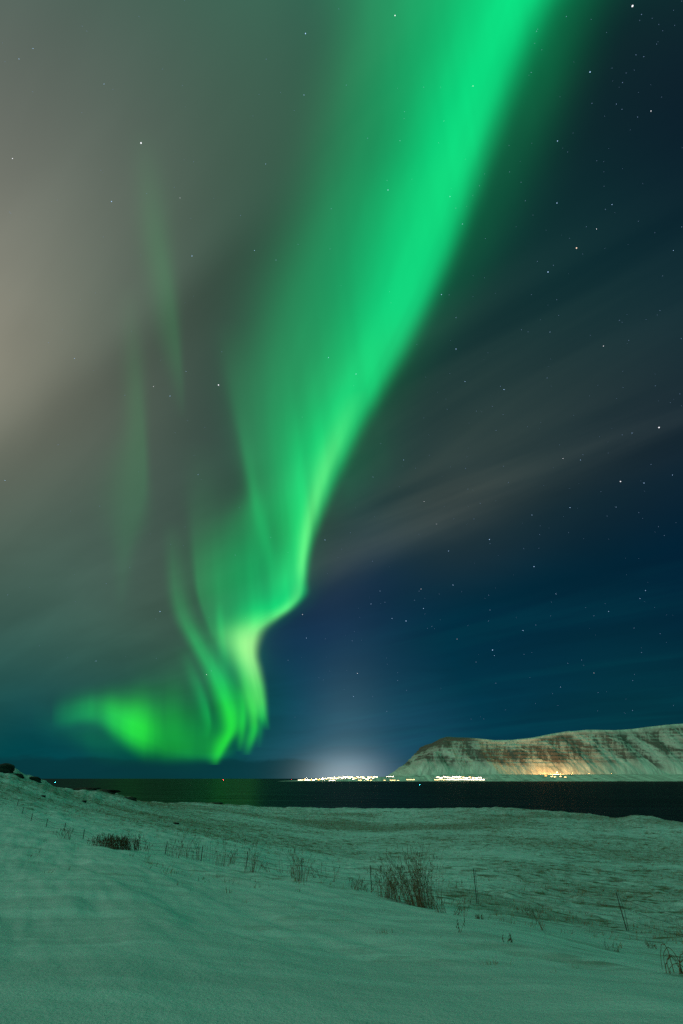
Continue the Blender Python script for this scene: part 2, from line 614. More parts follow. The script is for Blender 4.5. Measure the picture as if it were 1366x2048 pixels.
# ------------------------------------------------------------------ the sea
seg = 96
rs = [30, 120, 400, 1200, 4000, 12000, 40000, 150000]
P = np.zeros((len(rs), seg, 3))
for i, r_ in enumerate(rs):
    for j in range(seg):
        a = 2 * math.pi * j / seg
        P[i, j] = (r_ * math.sin(a), r_ * math.cos(a), 0)
me = grid_mesh('sea', P, closed=True)


def sea_mat():
    mat = bpy.data.materials.new('sea_water')
    mat.use_nodes = True
    N = NT(mat.node_tree)
    g = N.n('ShaderNodeNewGeometry')
    mp = N.n('ShaderNodeMapping')
    N.put(mp.inputs[0], g.outputs['Position'])
    mp.inputs['Scale'].default_value = (.004, .02, 1)
    gl = N.n('ShaderNodeBsdfGlossy')
    gl.inputs['Roughness'].default_value = .25
    wind = N.noise(mp.outputs[0], 1.0, 5, .7)
    df = N.n('ShaderNodeBsdfDiffuse')
    df.inputs[0].default_value = (.002, .006, .007, 1)
    mx = N.n('ShaderNodeMixShader')
    N.put(mx.inputs[0], N.m('MULTIPLY_ADD', wind, .27, .0))          # choppy water turns most of the sky away
    N.put(mx.inputs[1], df.outputs[0])
    N.put(mx.inputs[2], gl.outputs[0])
    o = N.n('ShaderNodeOutputMaterial')
    N.put(o.inputs[0], mx.outputs[0])
    return mat


tag(link('sea', me, sea_mat()), kind='structure')


# ------------------------------------------------------------------ far shore and mountain
def far_point(px, dist):
    """ground-plan point under picture column px near the horizon line, at a forward distance"""
    d = ray(px, 1557)
    return d[0] / d[1] * dist, dist


SKY_X = [560, 700, 800, 830, 860, 885, 900, 930, 960, 1000, 1040, 1080, 1120, 1160, 1200, 1250, 1300, 1340, 1366, 1500, 1700, 2000]
SKY_Y = [1556, 1555, 1553, 1535, 1510, 1487, 1472, 1473, 1475, 1478, 1478, 1474, 1467, 1460, 1458, 1459, 1456, 1451, 1448, 1440, 1445, 1460]
D0, D1 = 6850.0, 7500.0          # foot and upper edge of the face
xs_ = np.array([far_point(p, D1)[0] for p in SKY_X])
hs_ = np.array([CAMZ + D1 * ray(p, q)[2] / ray(p, q)[1] for p, q in zip(SKY_X, SKY_Y)])
X_END = far_point(795, D1)[0]

gx = np.concatenate([np.linspace(X_END - 260, X_END + 900, 260)[:-1], np.linspace(X_END + 900, X_END + 6800, 520)])
gy = np.concatenate([np.linspace(D0 - 160, D1 + 110, 250)[:-1], np.linspace(D1 + 110, D1 + 2500, 40)])
X, Y = np.meshgrid(gx, gy)
top = np.interp(X, xs_[6:], hs_[6:])
# distance inside the foot line: the front, and the end spur turning away on the left
wob = 130 * fbm(X / 900, Y / 5000, 51, 3) + 60 * fbm(X / 260, Y / 2600, 55, 3)
df = (Y - D0) + wob
dl = (X - X_END) + 50 * fbm(Y / 500, X / 4000, 57, 3) - .12 * np.maximum(D1 - Y, 0)
kk = 13.0
dist = -kk * np.logaddexp(-df / kk, -dl / (kk * .8) * .8)
prof_d = [-400, 0, 70, 150, 240, 430, 590, 640, 668, 700, 2000]
prof_h = [0, 0.0, .05, .14, .26, .54, .80, .88, .975, 1.0, 1.01]
hgt = np.interp(dist, prof_d, prof_h)
gul = fbm(X / 130 + Y / 520, Y / 1500, 61, 4)
mid_f = np.clip(hgt * (1 - hgt) * 4, 0, 1)
Z = hgt * (top - 48) + 44 + mid_f * (72 * gul) + mid_f * 22 * fbm(X / 42, Y / 400, 65, 3)
# the side valley that cuts the face on the right
vx = far_point(1265, D1)[0] + (D1 - Y) * .42
Z -= mid_f * 85 * np.exp(-((X - vx) / 75) ** 2)
Z = np.where(hgt > .97, Z + 8 * fbm(X / 200, Y / 200, 67, 3), Z)
# coastal shelf in front
Z = Z + sstep(hgt, .2, .4) * sstep(1 - hgt, 0, .05) * 6.5 * np.sin(2 * math.pi * (Z + 12 * fbm(X / 300, Y / 900, 69, 2)) / 44.0)
Z = Z - sstep(-dist, 0, 130) * 40
me = grid_mesh('mountain', np.stack([X, Y, Z], -1))
attr(me, 'rise', hgt)


CAPX = far_point(955, D1)[0]


def mountain_nodes(N, b):
    g = N.n('ShaderNodeNewGeometry')
    pos = g.outputs['Position']
    rise = N.n('ShaderNodeAttribute', attribute_name='rise').outputs['Fac']
    sp = N.n('ShaderNodeSeparateXYZ')
    N.put(sp.inputs[0], pos)
    x, y, z = sp.outputs

    def coords(ax, az, lean=0.0):
        c = N.n('ShaderNodeCombineXYZ')
        N.put(c.inputs[0], N.m('MULTIPLY', N.m('MULTIPLY_ADD', z, lean, x), 1 / ax))
        N.put(c.inputs[1], N.m('MULTIPLY', z, 1 / az))
        return c.outputs[0]
    patch = N.noise(coords(230, 190, .6), 1, 4, .6, .5)
    strk = N.noise(coords(48, 300, -.55), 1, 5, .66, .7)
    band = N.noise(coords(260, 34), 1, 5, .68, .9)
    sp2 = N.n('ShaderNodeSeparateXYZ')
    N.put(sp2.inputs[0], g.outputs['Normal'])
    steep = N.step(sp2.outputs[2], .9, .45)
    s = N.m('ADD', N.m('MULTIPLY', patch, 1.25), N.m('ADD', N.m('MULTIPLY', strk, 1.0), N.m('MULTIPLY', band, .42)))
    s = N.m('ADD', s, N.m('MULTIPLY', steep, .10))
    env = N.m('MULTIPLY', N.step(rise, .14, .40), N.step(rise, .99, .88))
    cap = N.m('MULTIPLY', N.m('MULTIPLY', N.step(rise, .87, .91), N.step(rise, 1.005, .995)), N.step(x, CAPX + 120, CAPX - 60))
    env = N.m('MAXIMUM', env, cap)
    s = N.m('ADD', s, N.m('MULTIPLY', cap, .36))
    rock = N.m('MULTIPLY', N.step(s, 1.22, 1.54), env)
    low = N.m('MULTIPLY', N.step(N.noise(coords(160, 9), 1, 4, .6), .53, .66), N.step(rise, .10, .02))
    rock = N.m('MAXIMUM', N.m('MULTIPLY', rock, .88), N.m('MULTIPLY', low, .7))
    stone = N.mix(band, (.050, .032, .026, 1), (.14, .098, .082, 1))
    streaks = N.mix(N.step(strk, .3, .7), (.50, .46, .42, 1), (.88, .83, .76, 1))
    N.put(b.inputs['Base Color'], N.mix(rock, streaks, stone))
    b.inputs['Roughness'].default_value = .9
    b.inputs['Specular IOR Level'].default_value = .1


MOUNT = principled('snowy_basalt_mountain', mountain_nodes)
tag(link('mountain', me, MOUNT), kind='structure')

# low coastal land that carries the town, left and in front of the mountain
LX = np.linspace(far_point(520, 6600)[0], far_point(2300, 6600)[0], 700)
LY = np.concatenate([np.linspace(6080, 6900, 76), np.linspace(6960, 9000, 16)])
X, Y = np.meshgrid(LX, LY)
shore = 6150 + 60 * fbm(X / 500, X * 0, 71, 4)
endl = sstep(X, far_point(548, 6600)[0], far_point(640, 6600)[0])
hill = 30 * sstep(X, far_point(600, 6600)[0], far_point(700, 6600)[0]) + 8 + 26 * sstep(X, far_point(800, 6600)[0], far_point(900, 6600)[0])
Z = -3 + sstep(Y - shore, 0, 40) * (5 * sstep(X, far_point(530, 6600)[0], far_point(590, 6600)[0]) + endl * 3) + sstep(Y - shore, 20, 620) * hill * endl + 3 * fbm(X / 120, Y / 120, 73, 3) * endl
me = grid_mesh('far_shore', np.stack([X, Y, Z], -1))
attr(me, 'rise', np.zeros(X.size))
tag(link('far_shore', me, MOUNT), kind='structure')
LAND = (LX, LY, Z)


def land_z(x, y):
    i = int(np.clip(np.searchsorted(LX, x) - 1, 0, len(LX) - 2))
    j = int(np.clip(np.searchsorted(LY, y) - 1, 0, len(LY) - 2))
    return float(Z_LAND[j:j + 2, i:i + 2].max())


Z_LAND = Z

# ------------------------------------------------------------------ the aurora
def aurora_mat():
    mat = bpy.data.materials.new('aurora_light')
    mat.use_nodes = True
    N = NT(mat.node_tree)
    gl = N.n('ShaderNodeAttribute', attribute_name='glow').outputs['Fac']
    ti = N.n('ShaderNodeAttribute', attribute_name='tint').outputs['Fac']
    pale = N.n('ShaderNodeAttribute', attribute_name='pale').outputs['Fac']
    ramp = N.n('ShaderNodeValToRGB')
    e = ramp.color_ramp.elements
    e[0].position, e[0].color = 0.0, (0.0, .72, .20, 1)      # high, blue-green
    e[1].position, e[1].color = 1.0, (.022, .80, .002, 1)      # low, yellow-green
    n1 = e.new(.5)
    n1.color = (0.0, .75, .12, 1)
    N.put(ramp.inputs[0], ti)
    hue = N.mix(pale, ramp.outputs[0], (.34, .80, .20, 1))   # the brightest folds wash out
    em = N.n('ShaderNodeEmission')
    N.put(em.inputs[0], hue)
    N.put(em.inputs[1], gl)
    tr = N.n('ShaderNodeBsdfTransparent')
    ad = N.n('ShaderNodeAddShader')
    N.put(ad.inputs[0], em.outputs[0])
    N.put(ad.inputs[1], tr.outputs[0])
    o = N.n('ShaderNodeOutputMaterial')
    N.put(o.inputs[0], ad.outputs[0])
    mat.cycles.emission_sampling = 'NONE'
    return mat


AUR = aurora_mat()


def curtain(name, rows, axis='y', alt=30000.0, step=7.0, ext=(2.6, 2.6), soft_end=(1, 1), rays=0.0, seed=1, m=64,
            label=None, parent=None, edge=(2.0, 2.0), gain=1.0):
    """a sheet of light high in the air. rows: (along, across, spread to +, spread to -, brightness, tint) of its foot line"""
    rows = sorted(rows)
    A = np.array([tuple(q) + (0,) * (7 - len(q)) for q in rows], float)
    t = np.arange(A[0, 0], A[-1, 0] + .1, step)
    cx, wp, wm, am, ti, pa = (smooth_interp(t, A[:, 0], A[:, k]) for k in range(1, 7))
    am = np.maximum(am, 0)
    s = np.concatenate([-np.linspace(1, 0, m // 2, endpoint=False) ** 1.4 * ext[1], np.linspace(0, 1, m // 2 + 1) ** 1.4 * ext[0]])
    S, T = np.meshgrid(s, t)
    U = cx[:, None] + np.where(S > 0, S * wp[:, None], S * wm[:, None])
    prof = np.where(S > 0, np.exp(-np.abs(S) ** edge[0]), np.exp(-np.abs(S) ** edge[1]))
    lim = np.where(S > 0, S / ext[0], -S / ext[1])
    prof = prof * (1 - sstep(lim, .72, 1.0))
    if rays:
        prof = prof * (1 + rays * 2 * fbm(S * 2.2 + 40, T / 260.0, seed, 3))
    # fine rays along the field lines, stronger low in the sky
    if axis == 'y':
        ray_u = U - (T - 1000) * .16 * (U - 200) / 600.0
        amp = .17 * sstep(T, 600, 1150) + .03
        prof = prof * np.clip(1 + amp * 1.6 * (fbm(ray_u / 26.0, T / 420.0, 77, 3)), .2, 2)
    else:
        prof = prof * np.clip(1 + .26 * fbm(T / 22.0, U / 200.0, 78, 3), .2, 2)
    G = prof * am[:, None] * gain
    u = (t - t[0]) / max(t[-1] - t[0], 1e-6)
    if soft_end[0] < 1:
        G *= sstep(u, 0, soft_end[0])[:, None]
    if soft_end[1] < 1:
        G *= sstep(1 - u, 0, soft_end[1])[:, None]
    px, py = (U, T) if axis == 'y' else (T, U)
    d = ray(px, py)
    dist = alt / (np.maximum(d[..., 2], 0) + .07)
    P = d * dist[..., None]
    P[..., 2] += CAMZ
    me = grid_mesh(name, P)
    attr(me, 'glow', np.maximum(G, 0))
    attr(me, 'tint', np.broadcast_to(np.clip(ti, 0, 1)[:, None], G.shape).copy())
    attr(me, 'pale', np.broadcast_to(np.clip(pa, 0, 1)[:, None], G.shape).copy())
    o = link(name, me, AUR, parent)
    return o


# foot line of the main band: y, x, spread right, spread left, brightness, tint
main = curtain('aurora', [
    (-1150, 1650, 400, 420, .0, 0), (-900, 1560, 360, 380, .6, 0), (-500, 1330, 220, 270, .85, 0), (-200, 1130, 130, 190, .88, 0),
    (0, 1008, 88, 136, .86, 0), (100, 972, 78, 124, .86, 0), (200, 942, 70, 116, .86, 0), (300, 912, 64, 108, .86, .02), (400, 880, 60, 110, .86, .03),
    (500, 846, 57, 104, .86, .0), (600, 806, 53, 94, .84, .0), (700, 756, 52, 84, .80, .05), (780, 715, 47, 78, .78, .1), (860, 676, 42, 66, .76, .15),
    (950, 640, 35, 52, .74, .2), (1040, 612, 26, 42, .74, .25), (1110, 600, 18, 38, .72, .3), (1160, 596, 16, 50, .70, .3),
    (1190, 590, 19, 66, .64, .3), (1215, 565, 21, 68, .70, .35), (1240, 525, 25, 54, .78, .4, .25), (1262, 500, 25, 42, .88, .4, .7), (1285, 494, 21, 34, .98, .45, 1.0),
    (1310, 496, 17, 27, .96, .5, .95), (1340, 503, 17, 22, .84, .6, .7), (1375, 513, 15, 20, .74, .75, .35), (1405, 519, 13, 17, .62, .85, .25), (1430, 524, 11, 15, .38, .9, .1),
    (1446, 530, 8, 10, .15, .9), (1462, 535, 6, 8, .0, .9)], ext=(2.1, 2.6), rays=.05, seed=3, m=80, edge=(3.0, 2.1))
tag(main, 'broad bright green aurora band sweeping down the sky to a pale kink', 'aurora', 'aurora curtains in the sky')


def part(name, *a, **k):
    return curtain(name, *a, parent=main, **k)


# dim outer light on both sides of the band
part('halo', [(-700, 1150, 260, 420, .12, 0), (-300, 950, 180, 330, .22, 0), (0, 810, 110, 125, .26, 0), (200, 780, 100, 125, .26, 0), (400, 730, 100, 125, .27, 0), (600, 665, 90, 130, .29, .05),
              (800, 596, 60, 100, .34, .1), (900, 585, 50, 84, .38, .12), (980, 572, 46, 66, .36, .15), (1060, 538, 56, 90, .26, .2), (1150, 505, 76, 84, .34, .25), (1210, 490, 70, 62, .34, .3),
              (1270, 470, 40, 52, .28, .35), (1330, 470, 40, 46, .12, .4), (1380, 470, 30, 40, .0, .4)],
     ext=(2.4, 2.4), alt=31000, m=48, rays=.06, seed=9, edge=(2.0, 2.6))
part('outer_glow', [(-700, 1600, 260, 300, .10, 0), (-300, 1270, 150, 200, .16, 0), (0, 1110, 85, 120, .17, 0), (150, 1070, 75, 110, .14, 0), (300, 1010, 80, 100, .10, 0),
                    (500, 920, 80, 90, .075, 0), (700, 800, 70, 80, .06, 0), (850, 720, 70, 70, .05, .1), (950, 700, 70, 60, .045, .1), (1050, 650, 40, 40, .0, .1)],
     ext=(2.4, 2.4), alt=31500, m=40)
# strands of the lower folds
part('strand', [(640, 450, 60, 24, .0, .1), (760, 466, 46, 18, .05, .1), (840, 480, 26, 13, .07, .1), (910, 494, 18, 11, .11, .15), (980, 507, 15, 12, .16, .2), (1060, 524, 15, 15, .16, .2), (1130, 543, 16, 20, .10, .25), (1200, 555, 16, 22, .0, .3)],
     alt=30200, m=32)
part('strand', [(880, 400, 90, 30, .0, .2), (980, 394, 90, 22, .03, .2), (1060, 393, 86, 14, .07, .2), (1130, 396, 76, 10, .14, .25), (1190, 402, 62, 8, .19, .28), (1240, 418, 40, 9, .16, .3), (1290, 440, 26, 10, .12, .35), (1350, 460, 20, 10, .0, .5)],
     alt=30300, m=36)
part('strand', [(780, 716, 22, 22, .0, .2, 1), (860, 682, 19, 24, .10, .2, 1), (940, 650, 15, 20, .20, .2, 1), (1010, 627, 13, 14, .24, .3, 1), (1080, 611, 9, 12, .24, .3, 1), (1130, 604, 7, 10, .22, .3, 1), (1170, 601, 7, 12, .10, .3, 1), (1200, 590, 8, 14, .16, .3, 1),
                (1222, 566, 12, 16, .20, .3, 1), (1240, 545, 10, 16, .10, .3, 1), (1256, 525, 8, 12, .0, .4, 1)], alt=29800, m=32)
part('strand', [(1040, 342, 26, 16, .0, .25), (1120, 346, 24, 14, .06, .25), (1180, 352, 24, 14, .12, .25), (1240, 368, 24, 14, .22, .3), (1290, 396, 22, 15, .36, .38), (1340, 424, 22, 16, .50, .5), (1390, 446, 24, 18, .64, .75),
                (1430, 461, 19, 19, .74, .95), (1462, 462, 13, 18, .72, .98), (1485, 450, 10, 17, .62, 1), (1505, 440, 8, 15, .48, 1), (1518, 434, 7, 13, .30, 1), (1534, 430, 6, 10, .0, 1)],
     alt=30100, m=40, rays=.06, seed=5)
part('strand', [(1200, 438, 8, 8, .0, .35), (1240, 440, 8, 7, .12, .4), (1290, 447, 9, 8, .14, .45), (1340, 462, 9, 9, .0, .5)], alt=30150, m=24)
part('strand', [(1230, 456, 16, 16, .0, .35), (1290, 468, 18, 14, .20, .45), (1340, 484, 15, 14, .30, .6), (1390, 497, 11, 12, .44, .8, .15), (1430, 507, 9, 11, .55, .95, .1), (1462, 508, 8, 11, .55, .95),
                (1482, 502, 8, 11, .40, .98), (1498, 497, 7, 10, .18, .98), (1514, 494, 6, 8, .0, 1)], alt=30400, m=32)
part('strand', [(1370, 478, 8, 8, .0, .7), (1415, 486, 7, 7, .26, .9), (1455, 485, 7, 8, .40, .95), (1480, 482, 7, 8, .24, 1), (1506, 478, 6, 6, .0, 1)], alt=30500, m=24)
part('strand', [(1390, 524, 7, 6, .0, .6), (1430, 524, 6, 6, .14, .7), (1465, 521, 6, 6, .10, .8), (1500, 517, 5, 6, .0, .8)], alt=30600, m=24)
part('strand', [(1280, 436, 26, 22, .0, .5), (1350, 458, 28, 22, .13, .6), (1410, 484, 24, 24, .20, .9), (1445, 486, 20, 22, .12, .9), (1490, 482, 18, 18, .0, .9)], alt=30700, m=28)

# separate faint and low curtains
o = curtain('aurora', [(1290, 366, 10, 14, .0, .3), (1340, 384, 12, 15, .10, .35), (1390, 404, 9, 14, .22, .45), (1430, 415, 6, 13, .26, .6), (1455, 418, 5, 11, .12, .7), (1480, 412, 6, 10, .0, .7)], alt=33000, m=32)
tag(o, 'short thin dim green ray hanging between the low arc and the bright folds', 'aurora', 'aurora curtains in the sky')
o = curtain('aurora', [(250, 280, 30, 24, .0, .3), (380, 298, 34, 28, .026, .3), (480, 314, 28, 32, .046, .3), (560, 331, 20, 34, .054, .3), (640, 345, 14, 34, .05, .3), (720, 356, 9, 24, .042, .3), (770, 361, 8, 18, .024, .3), (840, 366, 6, 10, .0, .3)], alt=34000, m=36, gain=1.4)
tag(o, 'faint green ray, higher of the two alone in the grey cloud', 'aurora', 'aurora curtains in the sky')
o = curtain('aurora', [(560, 258, 20, 24, .0, .3), (700, 268, 20, 24, .025, .3), (790, 276, 15, 26, .045, .3), (860, 282, 12, 34, .054, .3), (930, 286, 11, 56, .056, .3), (990, 282, 16, 62, .052, .3), (1050, 266, 24, 44, .042, .3), (1100, 252, 20, 26, .028, .3), (1150, 246, 16, 18, .015, .3), (1230, 240, 10, 10, .0, .3)], alt=34500, m=40, gain=1.4)
tag(o, 'faint green ray, lower of the two alone in the grey cloud', 'aurora', 'aurora curtains in the sky')
low_arc = curtain('aurora', [
    (102, 1430, 18, 22, .0, .5), (116, 1429, 21, 26, .07, .5), (134, 1428, 22, 28, .16, .55), (160, 1423, 22, 28, .24, .6), (195, 1420, 27, 28, .32, .75), (225, 1430, 36, 34, .54, .9), (255, 1446, 40, 42, .76, .97),
    (285, 1459, 42, 52, .70, 1), (310, 1470, 38, 58, .42, 1), (335, 1486, 30, 72, .31, 1), (370, 1496, 22, 72, .27, 1), (400, 1500, 19, 62, .25, 1), (430, 1502, 17, 50, .26, 1), (450, 1500, 15, 40, .12, 1), (475, 1494, 14, 30, .0, 1)],
    axis='x', alt=32000, step=4, ext=(1.9, 2.4), m=56, rays=.05, seed=8, edge=(3.0, 2.0))
tag(low_arc, 'wing shaped yellow green aurora patch low above the sea horizon', 'aurora', 'aurora curtains in the sky')
o = curtain('halo', [(60, 1440, 26, 30, .0, .5), (120, 1452, 24, 30, .03, .5), (200, 1480, 30, 60, .07, .6), (300, 1450, 50, 80, .09, .7), (400, 1440, 60, 110, .10, .6), (480, 1430, 50, 100, .05, .6), (540, 1430, 40, 80, .0, .6)],
            axis='x', alt=32500, step=6, ext=(1.9, 2.2), m=36, parent=low_arc)

# ------------------------------------------------------------------ stars
STARS = [(282, 286, 3), (437, 770, 3), (25, 317, 1.6), (223, 403, 1.8), (384, 512, 1.6), (611, 67, 2), (608, 190, 1.2), (790, 31, 2), (38, 118, 1), (66, 97, 1), (208, 168, 1),
         (149, 717, 1.2), (307, 773, 1.3), (340, 792, 1.5), (372, 743, 1), (10, 961, 1.3), (396, 949, 1), (360, 396, 1), (531, 328, 1), (509, 501, 1.2), (552, 520, 1), (320, 1223, 1.8),
         (413, 1349, 1.4), (192, 1322, 1), (776, 380, 1.6), (900, 393, 1.2), (800, 281, 1), (946, 172, 1), (657, 715, 1.6), (712, 748, 1.6), (1265, 12, 3.2), (1180, 144, 2), (1302, 222, 1.5), (1115, 282, 1.6),
         (1153, 496, 3), (1096, 544, 2.2), (1114, 406, 1.6), (1193, 458, 1.4), (1224, 409, 1.3), (883, 589, 1.8), (925, 448, 1.2), (912, 698, 1.8), (1207, 692, 1.6), (930, 763, 1.3), (1008, 779, 1.7), (1100, 664, 1),
         (912, 635, 1), (1318, 855, 3), (1264, 866, 1.2), (1241, 963, 2.6), (1288, 966, 1.6), (1140, 1015, 1.6), (1126, 917, 1.4), (1161, 920, 1.2), (807, 920, 1.2), (746, 954, 1), (650, 1080, 1.4), (848, 1003, 1.2),
         (979, 1079, 1.9), (897, 1102, 1.4), (1068, 1133, 1.9), (906, 1170, 1.6), (842, 1178, 1.3), (742, 1208, 1.4), (784, 1237, 1.4), (812, 1242, 2), (847, 1217, 1.5), (605, 1229, 1.4), (1112, 1188, 1.2),
         (1046, 1261, 1.6), (985, 1300, 2.2), (989, 1311, 1), (715, 1347, 1.5), (707, 1393, 1.2), (1291, 1181, 1.3), (1280, 1197, 1.2), (1217, 1223, 1.2), (1188, 1346, 1), (613, 1276, 1.2), (1347, 501, 1), (1345, 950, 1.2),
         (1064, 1030, 1.2), (914, 1278, 1), (760, 1182, 1), (980, 1220, 1), (1121, 1374, 1), (1232, 1014, 1), (873, 1048, 1)]
bm = bmesh.new()
bmesh.ops.create_icosphere(bm, subdivisions=1, radius=1.0)
me_s = bpy.data.meshes.new('star')
bm.to_mesh(me_s)
bm.free()
star_mats = [glow_mat('starlight_blue', (.42, .66, 1.0), 1.35, False), glow_mat('starlight_white', (.95, .95, 1.0), 1.35, False), glow_mat('starlight_amber', (1.0, .72, .55), 1.2, False)]
star_meshes = []
for k, sm in enumerate(star_mats):
    q = me_s.copy()
    q.materials.append(sm)
    star_meshes.append(q)
SD = 900000.0
for i, (x, y, s) in enumerate(STARS):
    kind = 2 if (x, y) == (1153, 496) else (1 if (s >= 2.5 or i % 5 == 2) else 0)
    o = bpy.data.objects.new('star', star_meshes[kind])
    COL.objects.link(o)
    d = ray(x, y)
    o.location = Vector(d * SD) + Vector((0, 0, CAMZ))
    rad = SD * (0.00040 + .00036 * (s - 1))
    o.scale = (rad, rad, rad)
    if kind == 2:
        tag(o, 'bright amber star, the only warm one among the blue stars', 'star', 'brighter stars')
    elif s >= 2.5:
        spot = {282: 'brightest white star high in the grey cloud left of the aurora',
                437: 'bright white star between the faint rays and the green band',
                1265: 'large white star at the top right corner of the sky',
                1318: 'bright white star just above the edge of the dark clear sky',
                1241: 'bright white star just inside the dark clear blue sky'}[x]
        tag(o, spot, 'star', 'brighter stars')
    else:
        tag(o, 'small faint star in the night sky', 'star', 'faint stars')
# the countless faint ones
sv, sf = [], []
rnd = random.Random(3)
tet = [Vector((1, 1, 1)), Vector((1, -1, -1)), Vector((-1, 1, -1)), Vector((-1, -1, 1))]
for k in range(620):
    if k < 330:
        x, y = rnd.uniform(560, 1366), rnd.uniform(0, 1440)
        if x < 560 + (1400 - y) * .38:
            continue
    else:
        x, y = rnd.uniform(-200, 1600), rnd.uniform(-500, 1350)
    c = Vector(ray(x, y)) * SD * 1.02
    rad = SD * rnd.choice((.00022, .00026, .0003, .0004))
    b0 = len(sv)
    sv += [c + p * rad for p in tet]
    sf += [(b0, b0 + 1, b0 + 2), (b0, b0 + 3, b0 + 1), (b0, b0 + 2, b0 + 3), (b0 + 1, b0 + 3, b0 + 2)]
me = mesh_py('stars', sv, sf)
tag(link('stars', me, glow_mat('starlight_dim', (.35, .55, .9), .55, False)), 'countless dim star points all over the night sky', 'star field', kind='stuff')

# ------------------------------------------------------------------ vegetation
STEM = plain('dry_stem', (.15, .095, .046), .9, .4, 2.0)
STRAW = plain('dry_straw', (.20, .155, .075), .9, .4, 2.0)
RUST = plain('rusty_twigs', (.11, .048, .020), .9, .4, 2.0)


class Sticks:
    def __init__(self):
        self.v, self.f = [], []

    def tube(self, pts, r0, r1):
        b = len(self.v)
        n = len(pts)
        for i, p in enumerate(pts):
            d = (pts[min(i + 1, n - 1)] - pts[max(i - 1, 0)])
            d = d.normalized() if d.length > 1e-9 else Vector((0, 0, 1))
            a = d.orthogonal().normalized()
            c = d.cross(a)
            r = r0 + (r1 - r0) * i / (n - 1)
            for k in range(3):
                t = 2 * math.pi * k / 3
                self.v.append(p + a * (r * math.cos(t)) + c * (r * math.sin(t)))
        for i in range(n - 1):
            for k in range(3):
                k2 = (k + 1) % 3
                self.f.append((b + 3 * i + k, b + 3 * i + k2, b + 3 * i + 3 + k2, b + 3 * i + 3 + k))
        self.f.append((b + 2, b + 1, b))
        self.f.append((b + 3 * n - 3, b + 3 * n - 2, b + 3 * n - 1))

    def leaf(self, p, d, ln, w):
        a = d.orthogonal().normalized()
        b = len(self.v)
        e = p + d * ln
        m = p + d * ln * .5
        n = d.cross(a).normalized() * w * .3
        self.v += [p, m + a * w + n, e, m - a * w + n]
        self.f += [(b, b + 1, b + 2), (b, b + 2, b + 3)]

    def mesh(self, name):
        return mesh_py(name, self.v, self.f)


def stem_path(base, h, lean, bend, rnd, n=6):
    """curving stalk: starts upright, leans and droops"""
    pts = []
    p = base.copy()
    ang = rnd.uniform(0, 2 * math.pi)
    side = Vector((math.cos(ang), math.sin(ang), 0))
    up = Vector((0, 0, 1))
    d = (up + lean).normalized()
    for i in range(n):
        pts.append(p.copy())
        p = p + d * (h / (n - 1))
        d = (d + (lean * .3 + side * bend) * (1.0 / n) * 2 + Vector((rnd.uniform(-.06, .06), rnd.uniform(-.06, .06), 0))).normalized()
    return pts


def weed_mesh(name, rnd, h, w, stems, thick=.010, branch=1, heads=True, lean=Vector((0, 0, 0)), bend=.5, leaves=0, arch=0):
    s = Sticks()
    hd = Sticks()
    for k in range(stems):
        bx = Vector((rnd.gauss(0, w * .28), rnd.gauss(0, w * .22), -.06))
        out = Vector((bx.x / max(w, .05) * .7, bx.y / max(w, .05) * .5, 0))
        hh = h * rnd.uniform(.45, 1.0)
        pts = stem_path(bx, hh, lean + out * .5, bend + arch * rnd.random(), rnd)
        s.tube(pts, thick * rnd.uniform(.8, 1.3), thick * .35)
        for q in range(branch):
            i = rnd.randint(2, 4)
            d = Vector((rnd.uniform(-1, 1), rnd.uniform(-1, 1), rnd.uniform(.3, 1.0))).normalized()
            ln = hh * rnd.uniform(.12, .32)
            bp = [pts[i], pts[i] + d * ln * .5 + Vector((0, 0, ln * .05)), pts[i] + d * ln]
            s.tube(bp, thick * .5, thick * .25)
            if heads and rnd.random() < .5:
                hd.leaf(bp[-1], d, .05 + .04 * rnd.random(), .014)
        if heads:
            for q in range(3):
                d = Vector((rnd.uniform(-.6, .6), rnd.uniform(-.6, .6), 1)).normalized()
                hd.leaf(pts[-1] - Vector((0, 0, .05 * q)), d, .07, .016)
        for q in range(leaves):
            i = rnd.randint(0, 4)
            d = Vector((rnd.uniform(-1, 1), rnd.uniform(-1, 1), rnd.uniform(-.2, .9))).normalized()
            hd.leaf(pts[i], d, rnd.uniform(.08, .2), .018)
    return s.mesh(name), (hd.mesh('seed_head') if hd.v else None)


def weed(name, px, py, hpx, wpx, stems, label, cat, group=None, mat=STEM, seed=0, head_name='foliage', **kw):
    loc, r = ground_at(px, py)
    k = px_size(loc)
    rnd = random.Random(seed * 77 + int(px) * 13 + int(py))
    kw.setdefault('lean', Vector((rnd.uniform(-.32, .22), 0, 0)))
    kw.setdefault('thick', .20 * k + .003)
    a, b = weed_mesh('stems', rnd, hpx * k, wpx * k, stems, **kw)
    root = empty(name, loc)
    link('stem_clumps', a, mat, root)
    if b:
        link(head_name, b, mat, root)
    tag(root, label, cat, group)
    return root


